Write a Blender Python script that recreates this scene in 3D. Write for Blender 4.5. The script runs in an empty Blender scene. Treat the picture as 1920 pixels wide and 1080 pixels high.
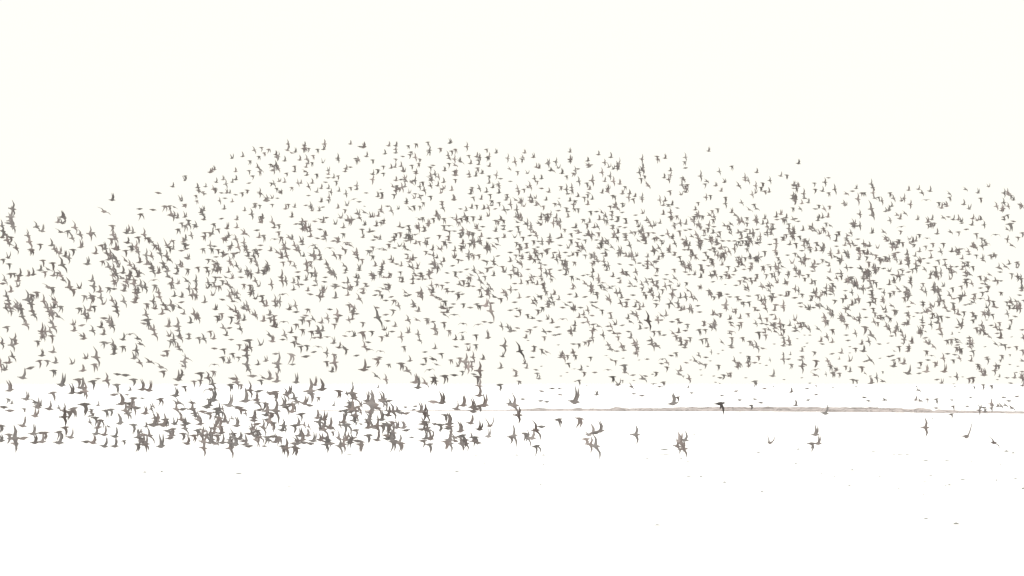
import bpy, math, random, re
import numpy as np
from mathutils import Matrix, Vector, Euler

S = bpy.context.scene
COL = S.collection

# ------------------------------------------------------------------ camera
CAM_H = 3.0                      # eye height above the water, metres
FOC = 10973.0                    # focal length in photo pixels (1920 wide): a long tele lens
HORIZON = 720.0                  # photo row of the horizon
PITCH = math.atan((HORIZON - 540.0) / FOC)
cam_d = bpy.data.cameras.new('camera')
cam_d.sensor_width = 36.0
cam_d.lens = 36.0 * FOC / 1920.0
cam_d.clip_start = 1.0
cam_d.clip_end = 200000.0
cam = bpy.data.objects.new('camera', cam_d)
cam.location = (0, 0, CAM_H)
cam.rotation_euler = (math.pi / 2 + PITCH, 0, 0)
COL.objects.link(cam)
S.camera = cam

# ------------------------------------------------------------------ sky: bright even overcast
SUN_EL, SUN_AZ = math.radians(24), math.radians(1)      # ahead of the camera, a little right
world = bpy.data.worlds.new('World')
S.world = world
world.use_nodes = True
nt = world.node_tree
nt.nodes.clear()
w_out = nt.nodes.new('ShaderNodeOutputWorld')
w_bg = nt.nodes.new('ShaderNodeBackground')
w_sky = nt.nodes.new('ShaderNodeTexSky')
w_sky.sky_type = 'NISHITA'
w_sky.sun_disc = False
w_sky.sun_elevation = SUN_EL
w_sky.sun_rotation = SUN_AZ
w_mix = nt.nodes.new('ShaderNodeMix')
w_mix.data_type = 'RGBA'
w_mix.inputs['Factor'].default_value = 0.99               # closed cloud deck over the clear sky
w_mix.inputs['B'].default_value = (10.35, 10.25, 9.48, 1)
nt.links.new(w_sky.outputs['Color'], w_mix.inputs['A'])
nt.links.new(w_mix.outputs['Result'], w_bg.inputs['Color'])
w_bg.inputs['Strength'].default_value = 0.10
nt.links.new(w_bg.outputs['Background'], w_out.inputs['Surface'])

sun_d = bpy.data.lights.new('sun', 'SUN')
sun_d.energy = 0.74
sun_d.angle = math.radians(14)
sun_d.color = (1.0, 0.97, 0.91)
sun = bpy.data.objects.new('sun', sun_d)
sun.rotation_euler = Vector((math.sin(SUN_AZ) * math.cos(SUN_EL), math.cos(SUN_AZ) * math.cos(SUN_EL),
                             math.sin(SUN_EL))).to_track_quat('Z', 'Y').to_euler()
COL.objects.link(sun)

vs = S.view_settings
vs.view_transform = 'Standard'
vs.look = 'None'
vs.exposure = 0.0
vs.gamma = 1.0
vs.use_curve_mapping = False
S.cycles.max_bounces = 5
S.cycles.diffuse_bounces = 3
S.cycles.glossy_bounces = 3


# ------------------------------------------------------------------ helpers
RNG = random.Random(7)


def at(px, py, depth):
    """World point seen at photo pixel (px, py) at a given depth in metres."""
    cx, cy = (px - 960.0) / FOC, (540.0 - py) / FOC
    s, c = math.sin(PITCH), math.cos(PITCH)
    return Vector((cx * depth, (c - cy * s) * depth, CAM_H + (s + cy * c) * depth))


def water_dist(py):
    return FOC * CAM_H / (py - HORIZON)


def material(name):
    m = bpy.data.materials.new(name)
    m.use_nodes = True
    t = m.node_tree
    return m, t, t.nodes['Principled BSDF']


def mesh_object(name, verts, faces, mat, smooth=True):
    me = bpy.data.meshes.new(name)
    me.from_pydata([tuple(v) for v in verts], [], faces)
    me.materials.append(mat)
    if smooth:
        me.polygons.foreach_set('use_smooth', [True] * len(me.polygons))
    me.update()
    o = bpy.data.objects.new(name, me)
    COL.objects.link(o)
    return o


# ------------------------------------------------------------------ materials
M_WATER, t, b = material('pale_silty_water')
b.inputs['Roughness'].default_value = 0.4
b.inputs['IOR'].default_value = 1.33
tc = t.nodes.new('ShaderNodeTexCoord')
n1 = t.nodes.new('ShaderNodeTexNoise')
n1.inputs['Scale'].default_value = 0.05
n1.inputs['Detail'].default_value = 3
cr = t.nodes.new('ShaderNodeValToRGB')
cr.color_ramp.elements[0].color = (0.58, 0.58, 0.60, 1)
cr.color_ramp.elements[1].color = (0.63, 0.63, 0.65, 1)
t.links.new(tc.outputs['Object'], n1.inputs['Vector'])
t.links.new(n1.outputs['Fac'], cr.inputs['Fac'])
t.links.new(cr.outputs['Color'], b.inputs['Base Color'])

M_MUD, t, b = material('pale_mud_with_wrack')
b.inputs['Roughness'].default_value = 0.9
tc = t.nodes.new('ShaderNodeTexCoord')
mp = t.nodes.new('ShaderNodeMapping')
mp.inputs['Scale'].default_value = (0.45, 0.6, 6.0)
n1 = t.nodes.new('ShaderNodeTexNoise')
n1.inputs['Scale'].default_value = 1.0
n1.inputs['Detail'].default_value = 5
cr = t.nodes.new('ShaderNodeValToRGB')
cr.color_ramp.elements[0].position = 0.34
cr.color_ramp.elements[0].color = (0.30, 0.264, 0.262, 1)
cr.color_ramp.elements[1].position = 0.58
cr.color_ramp.elements[1].color = (0.66, 0.585, 0.58, 1)
t.links.new(tc.outputs['Object'], mp.inputs['Vector'])
t.links.new(mp.outputs['Vector'], n1.inputs['Vector'])
t.links.new(n1.outputs['Fac'], cr.inputs['Fac'])
t.links.new(cr.outputs['Color'], b.inputs['Base Color'])

M_BIRD, t, b = material('grey_plumage')
b.inputs['Roughness'].default_value = 0.85
at_n = t.nodes.new('ShaderNodeAttribute')
at_n.attribute_name = 'plumage'
oi = t.nodes.new('ShaderNodeObjectInfo')
tc = t.nodes.new('ShaderNodeTexCoord')
n1 = t.nodes.new('ShaderNodeTexNoise')
n1.inputs['Scale'].default_value = 45.0
n1.inputs['Detail'].default_value = 2
mr = t.nodes.new('ShaderNodeMapRange')
mr.inputs['To Min'].default_value = 0.75
mr.inputs['To Max'].default_value = 1.25
mx1 = t.nodes.new('ShaderNodeMix'); mx1.data_type = 'RGBA'; mx1.blend_type = 'MULTIPLY'
mx1.inputs['Factor'].default_value = 1.0
mx2 = t.nodes.new('ShaderNodeMix'); mx2.data_type = 'RGBA'; mx2.blend_type = 'MULTIPLY'
mx2.inputs['Factor'].default_value = 1.0
t.links.new(tc.outputs['Object'], n1.inputs['Vector'])
t.links.new(n1.outputs['Fac'], mr.inputs['Value'])
t.links.new(at_n.outputs['Color'], mx1.inputs['A'])
t.links.new(oi.outputs['Color'], mx1.inputs['B'])
t.links.new(mx1.outputs['Result'], mx2.inputs['A'])
t.links.new(mr.outputs['Result'], mx2.inputs['B'])
t.links.new(mx2.outputs['Result'], b.inputs['Base Color'])

M_FLECK, t, b = material('ripple_shade_grey')
b.inputs['Base Color'].default_value = (0.4, 0.4, 0.39, 1)  # dark fronts of the wavelets, shade put into the colour as plain grey
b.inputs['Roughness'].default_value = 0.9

# ------------------------------------------------------------------ the water
xs = [-30000, -3000, -300, -60, -20, 0, 20, 60, 300, 3000, 30000]
ys = [-300, 0, 60, 120, 200, 320, 520, 900, 2000, 6000, 20000, 90000]
wv = [(x, y, 0.0) for y in ys for x in xs]
nx = len(xs)
wf = [(j * nx + i, j * nx + i + 1, (j + 1) * nx + i + 1, (j + 1) * nx + i)
      for j in range(len(ys) - 1) for i in range(nx - 1)]
water = mesh_object('water', wv, wf, M_WATER)
water['kind'] = 'structure'

# ------------------------------------------------------------------ the low mud spit
# (photo column, row of the waterline, row of the crest)
SPIT = [(575, 770.2, 769.9), (640, 770.2, 769.3), (700, 770.2, 769.2), (780, 770.3, 769.4), (840, 770.4, 768.9),
        (880, 770.5, 768.6), (930, 770.6, 768.6), (948, 770.6, 769.0), (955, 770.7, 767.6), (985, 770.8, 767.0),
        (1003, 770.9, 765.8), (1010, 771, 764.6), (1022, 771, 765.6), (1045, 770.7, 766.5), (1070, 770.7, 765.9),
        (1083, 770.7, 765.0), (1100, 770.9, 766.2), (1112, 771, 765.8), (1140, 770.6, 766.2), (1148, 771, 764.6),
        (1156, 771, 762.8), (1164, 770.9, 763.9), (1180, 770.8, 765.8), (1205, 771, 764.6), (1235, 770.9, 765.2),
        (1258, 771, 764.0), (1283, 771, 763.6), (1297, 771, 762.4), (1310, 771, 763.8), (1345, 771.3, 762.6),
        (1380, 771.3, 762.4), (1420, 771.4, 763.4), (1440, 771.8, 762.4), (1470, 771.8, 763.2), (1500, 772, 763.0),
        (1530, 772.2, 762.5), (1543, 772.2, 764.0), (1560, 772.5, 763.4), (1600, 772.8, 763.7), (1646, 773, 763.4),
        (1650, 773, 765.0), (1662, 773, 765.0), (1690, 773.6, 764.6), (1694, 773.6, 766.4), (1712, 773.6, 767.0),
        (1722, 774, 764.4), (1732, 774, 764.6), (1744, 774.4, 767.2), (1750, 774.5, 770.4), (1760, 774.4, 767.4),
        (1775, 774.4, 768.4), (1800, 774.8, 769.4), (1850, 775.2, 770.2), (1900, 775.4, 771.2), (1990, 775.8, 772.4),
        (2100, 775.9, 773.2), (2300, 775.9, 773.6), (2600, 775.9, 774.2)]


def lerp_rows(px):
    for a, c in zip(SPIT, SPIT[1:]):
        if a[0] <= px <= c[0]:
            u = (px - a[0]) / (c[0] - a[0])
            return a[1] + u * (c[1] - a[1]), a[2] + u * (c[2] - a[2])
    return SPIT[-1][1], SPIT[-1][2]


NP = 13
sv, sf = [], []
cols = []
p = 575.0
while p < 2600:
    cols.append(p)
    p += 1.6 if p < 1940 else 12
# bank profile: (metres back from the waterline, share of the crest height)
PROF = [(-0.6, -0.35), (0.0, 0.02), (0.5, 0.2), (1.0, 0.36), (1.6, 0.52), (2.3, 0.66), (3.0, 0.8), (3.8, 0.92),
        (4.6, 1.0), (6.0, 0.94), (8.5, 0.7), (11.5, 0.35), (14.0, -0.3)]
for i, px in enumerate(cols):
    wl, cr_row = lerp_rows(px)
    wl += 0.28 * math.sin(px * 0.11) * math.sin(px * 0.037 + 1) + 0
    rough = min(1.0, max(0.0, (px - 900) / 120))
    cr_row += rough * (0.32 * math.sin(px * 0.19 + 2 * math.sin(px * .023)) * math.sin(px * 0.053) + RNG.uniform(-.12, .12)) + 0.05 * rough - 0.5 * (1 - rough)
    d0 = water_dist(wl)
    dc = d0 + 4.6
    h = max(0.02, CAM_H - (cr_row - HORIZON) * dc / FOC)
    for k, (back, share) in enumerate(PROF):
        d = d0 + back * (0.9 + 0.2 * math.sin(px * 0.021 + k))
        j = 0.0 if share < 0 else 0.05 * math.sin(px * 0.31 + k * 1.7) * math.sin(px * 0.083 + k)
        z = h * (share + j * min(1.0, share * 2 + 0.1)) if share > 0 else share * 0.3
        sv.append(((px - 960) / FOC * d, d, z))
n = len(PROF)
for i in range(len(cols) - 1):
    for k in range(n - 1):
        a = i * n + k
        sf.append((a, a + n, a + n + 1, a + 1))
spit = mesh_object('mud_spit', sv, sf, M_MUD)
spit['kind'] = 'structure'

# ------------------------------------------------------------------ wavelets on the water, their shade painted in grey: (column, row, width px, height px)
WAVES = [(272, 886, 9, 1.4), (304, 885, 8, 2), (447, 889, 20, 1.6), (858, 885, 12, 2), (544, 912, 13, 1), (909, 869, 8, 1.2),
         (892, 855, 5, 1.2), (840, 865, 10, 1), (1292, 894, 11, 1.7), (1314, 894, 9, 1.5), (1358, 905, 10, 1.8),
         (1430, 923, 12, 2.2), (1235, 985, 21, 2), (1129, 977, 6, 1), (1245, 844, 22, 1.8), (1243, 853, 36, 1.1),
         (1277, 860, 6, 1.6), (1493, 870, 7, 2), (1496, 843, 9, 1.6), (1422, 849, 9, 1.3), (1593, 911, 8, 1.6),
         (1638, 847, 8, 1.5), (1676, 853, 8, 1.3), (1688, 852.7, 14, 1.1), (1701, 852.4, 8, 1.6), (1736, 864, 14, 1.4),
         (1776, 864, 10, 1.7), (1745, 892, 7, 1.9), (1772, 910.4, 8, 1.1), (1780, 910, 9, 1.8), (1804, 900, 15, 1.2),
         (1868, 901, 5, 1.6), (1903, 898, 8, 1.8), (1887, 847, 11, 2.1), (1900, 850, 10, 1.5), (1598, 882, 10, 1.5),
         (1650, 894, 6, 1.4), (1684, 916, 8, 1), (1918, 917, 9, 2.6), (1732, 928, 8, 1.2), (1735, 973, 14, 1.6),
         (1793, 983, 18, 4.2), (1412, 1042, 6, 1.1), (1876, 871, 6, 1), (1019, 854, 9, 1.2), (968, 854, 9, 1.3),
         (1014, 909, 8, 0.9), (1019, 872, 8, 0.9), (1733, 903, 9, 0.9), (1212, 860, 12, 1), (1205, 866, 8, 0.8),
         (1634, 788, 6, 1), (1748, 785, 5, 1), (1301, 815, 6, 1), (1821, 866, 6, 1), (1540, 889, 5, 1), (1564, 894, 7, 0.9),
         (1290, 866, 5, 1), (655, 853, 18, 0.7), (1630, 810, 5, 0.8), (1575, 821, 5, 0.8), (1822, 878, 6, 0.8)]
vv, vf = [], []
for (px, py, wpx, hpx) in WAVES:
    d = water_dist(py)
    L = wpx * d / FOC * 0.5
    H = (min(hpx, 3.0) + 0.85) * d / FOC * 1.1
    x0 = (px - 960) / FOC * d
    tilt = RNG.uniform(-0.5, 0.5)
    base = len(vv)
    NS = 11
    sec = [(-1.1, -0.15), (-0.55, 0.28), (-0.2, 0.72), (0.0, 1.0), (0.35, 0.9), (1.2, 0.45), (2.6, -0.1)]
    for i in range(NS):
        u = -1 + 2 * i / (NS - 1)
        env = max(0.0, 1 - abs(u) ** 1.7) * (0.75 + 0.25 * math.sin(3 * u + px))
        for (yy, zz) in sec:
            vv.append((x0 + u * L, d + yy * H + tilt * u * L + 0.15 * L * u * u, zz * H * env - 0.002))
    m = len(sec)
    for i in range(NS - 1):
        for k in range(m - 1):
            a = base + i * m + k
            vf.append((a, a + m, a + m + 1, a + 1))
waves = mesh_object('ripple_flecks', vv, vf, M_FLECK)
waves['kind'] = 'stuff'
waves['label'] = 'thin grey ripple crests, their shade painted in, scattered over the pale calm water'
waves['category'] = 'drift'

# ------------------------------------------------------------------ a wader: one continuous body-and-wings mesh
LEN = 0.263
RINGS_HI = [(-0.140, .018, .006, .002), (-0.095, .016, .012, .001), (-0.066, .026, .023, 0), (-0.03, .034, .034, -.002),
            (-0.002, .039, .040, -.004), (0.026, .038, .039, -.003), (0.050, .030, .031, 0), (0.068, .0205, .0215, .004),
            (0.086, .0195, .0205, .007), (0.101, .013, .0135, .006), (0.112, .0065, .0065, .003), (0.146, .0028, .0028, -.001)]
RINGS_LO = [(-0.140, .020, .006, .002), (-0.072, .024, .020, .0005), (-0.03, .036, .036, -.002), (0.012, .041, .042, -.003),
            (0.050, .030, .031, 0), (0.087, .0205, .021, .006), (0.146, .003, .003, -.001)]
CHORD = [(0.0, 0.078), (0.2, 0.064), (0.42, 0.055), (0.65, 0.038), (0.85, 0.022), (1.0, 0.004)]


def interp(tab, x):
    for (a, va), (c, vc) in zip(tab, tab[1:]):
        if x <= c:
            return va + (vc - va) * (x - a) / (c - a)
    return tab[-1][1]


def topo(nr, ns, wr, nst):
    """Faces of the bird: rings stitched, flank quads opened where the wings grow out."""
    faces = []
    up = {1: 0, -1: ns // 2 - 1}
    lo = {1: ns - 1, -1: ns // 2}
    for i in range(nr - 1):
        for k in range(ns):
            k2 = (k + 1) % ns
            flank = (k == ns - 1) or (k == ns // 2 - 1)
            if flank and i in wr[:-1]:
                continue
            faces.append((i * ns + k, (i + 1) * ns + k, (i + 1) * ns + k2, i * ns + k2))
    faces.append(tuple(range(ns)))
    faces.append(tuple((nr - 1) * ns + k for k in reversed(range(ns))))
    nc = len(wr)
    base = nr * ns
    for side in (1, -1):
        prev_u = [i * ns + up[side] for i in wr]
        prev_l = [i * ns + lo[side] for i in wr]
        for s in range(nst):
            cu = [base + c for c in range(nc)]
            cl = [base + nc + c for c in range(nc)]
            base += 2 * nc
            qs = []
            for c in range(nc - 1):
                qs.append((prev_u[c], prev_u[c + 1], cu[c + 1], cu[c]))
                qs.append((prev_l[c + 1], prev_l[c], cl[c], cl[c + 1]))
            qs.append((prev_l[0], prev_u[0], cu[0], cl[0]))
            qs.append((prev_u[-1], prev_l[-1], cl[-1], cu[-1]))
            if side == 1:
                qs = [tuple(reversed(q)) for q in qs]
            faces += qs
            prev_u, prev_l = cu, cl
        for c in range(nc - 1):
            q = (prev_u[c], prev_u[c + 1], prev_l[c + 1], prev_l[c])
            faces.append(tuple(reversed(q)) if side == 1 else q)
    return faces


def shape(rings, ns, wr, stations, pose):
    """Vertex positions and plumage tone for one pose: pose = (inner, outer) flap per side, sweep, span."""
    P, T = [], []
    for (x, w, h, zc) in rings:
        for k in range(ns):
            a = (k + 0.5) * 2 * math.pi / ns
            P.append((x, w * math.cos(a), zc + h * math.sin(a)))
            T.append(1.0 if math.sin(a) > -0.2 else 1.55)
    x_le, x_te = rings[wr[-1]][0], rings[wr[0]][0]
    ch0 = x_le - x_te
    for side in (1, -1):
        fi, fo = pose['L'] if side == 1 else pose['R']
        sweep, span = pose['sweep'], pose['span']
        yr, zr = 0.027, 0.0
        for st in stations:
            inner = min(st, 0.42)
            outer = max(0.0, st - 0.42)
            mid = fi + (fo - fi) * 0.5 if st > 0.42 else fi
            y = yr + span * (inner * math.cos(fi) + min(outer, .14) * math.cos(mid) + max(0, outer - .14) * math.cos(fo))
            z = zr + span * (inner * math.sin(fi) + min(outer, .14) * math.sin(mid) + max(0, outer - .14) * math.sin(fo))
            ang = fi if st <= 0.42 else (mid if st < .6 else fo)
            ny, nz = -math.sin(ang), math.cos(ang)
            le = x_le + 0.022 * min(st, .42) / .42 - (sweep + .022) * max(0.0, (st - .42) / .58) ** 1.25
            ch = interp(CHORD, st) * pose.get('chord', 1.0)
            th = 0.006 * (1 - st) + 0.0012
            for ud in (1, -1):
                for r in wr:
                    c = (x_le - rings[r][0]) / ch0
                    camber = 0.006 * math.sin(math.pi * c) * (1 - st * .6)
                    edge = 1.0 if 0.05 < c < 0.95 else 0.35
                    o = camber + ud * th * edge
                    P.append((le - c * ch, side * (y + o * ny), z + o * nz))
                    T.append(1.0 if ud > 0 else 1.35)
    return P, T


WR_HI, ST_HI, NS_HI = [3, 4, 5, 6], [0.2, 0.42, 0.56, 0.74, 0.9, 1.0], 8
WR_LO, ST_LO, NS_LO = [2, 3, 4], [0.42, 0.72, 1.0], 6
F_HI = topo(len(RINGS_HI), NS_HI, WR_HI, len(ST_HI))
F_LO = topo(len(RINGS_LO), NS_LO, WR_LO, len(ST_LO))
R = math.radians


def make_pose(code, rng, steep=0.5):
    """Wing pose plus body yaw / pitch / roll for one of the flight attitudes seen in the photo."""
    j = rng.uniform
    span = j(.225, .30)
    sweep = j(.03, .085)
    ps = dict(sweep=sweep, span=span, chord=j(.85, 1.25))
    yaw, pitch, roll = j(-22, 22), j(-11, 10), j(-10, 10)
    if code == 'u':
        i = j(58, 78)
        ps['L'] = (R(i), R(i + j(4, 18))); ps['R'] = (R(i + j(-6, 6)), R(i + j(4, 16)))
        ps['sweep'] = j(.02, .075)
        if rng.random() < .14:               # some quarter-on, both wings told apart
            yaw = j(25, 48) * rng.choice((1, -1))
            ps['L'] = (R(i - 14), R(i + 6)); ps['R'] = (R(i - 8), R(i + 2))
    elif code == 'v':
        i = j(48, 62)
        ps['L'] = (R(i), R(i + 15)); ps['R'] = (R(i), R(i + 12)); yaw = j(35, 60)
    elif code == 'd':
        i = j(-72, -44)
        ps['L'] = (R(i), R(i - j(6, 22))); ps['R'] = (R(i + j(-8, 8)), R(i - j(6, 22)))
        roll = j(-14, 4)
        yaw = j(-30, 16)
        ps['sweep'] = j(.0, .075)
    elif code == 'c':
        roll = j(52, 82); yaw = -j(0, 28)
        ps['L'] = (R(j(2, 16)), R(j(-8, 14))); ps['R'] = (R(j(2, 16)), R(j(-8, 14)))
        ps['sweep'] = j(.03, .07)
    elif code == 's':
        if rng.random() < steep:
            roll = j(50, 72); yaw = -j(16, 40)
        else:
            roll = j(18, 46); yaw = -j(22, 58)
        ps['L'] = (R(j(4, 20)), R(j(-12, 10))); ps['R'] = (R(j(0, 15)), R(j(-15, 8)))
    elif code == 'x':                    # hard bank, long pointed wings showing in full
        roll = j(58, 68); yaw = -j(30, 42)
        ps['L'] = (R(j(2, 10)), R(j(-6, 6))); ps['R'] = (R(j(2, 10)), R(j(-6, 6)))
        ps['sweep'] = j(.03, .06); ps['span'] = .3; ps['chord'] = 1.2
    elif code == 'g':
        ps['L'] = (R(j(-4, 8)), R(j(-10, 6))); ps['R'] = (R(j(-4, 8)), R(j(-10, 6))); roll = j(-6, 6)
        yaw = j(-25, 25)
    elif code == 'a':
        ps['L'] = (R(j(5, 16)), R(j(-70, -45))); ps['R'] = (R(j(5, 16)), R(j(-70, -45)))
        yaw = j(62, 85); roll = j(-12, 12)
    elif code == 'l':                    # seen from behind, one wing level and one lifted
        ps['L'] = (R(2), R(-2)); ps['R'] = (R(76), R(70)); yaw = 58; roll = 0; ps['chord'] = .9; ps['sweep'] = .05
        ps['span'] = .34
    return ps, yaw, pitch, roll


UPPER = np.array((0.212, 0.193, 0.190))
TONES = {'p': (1.5, 1.5, 1.5), 'b': (0.45, 0.43, 0.43), 'm': (0.68, 0.66, 0.66)}
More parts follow.
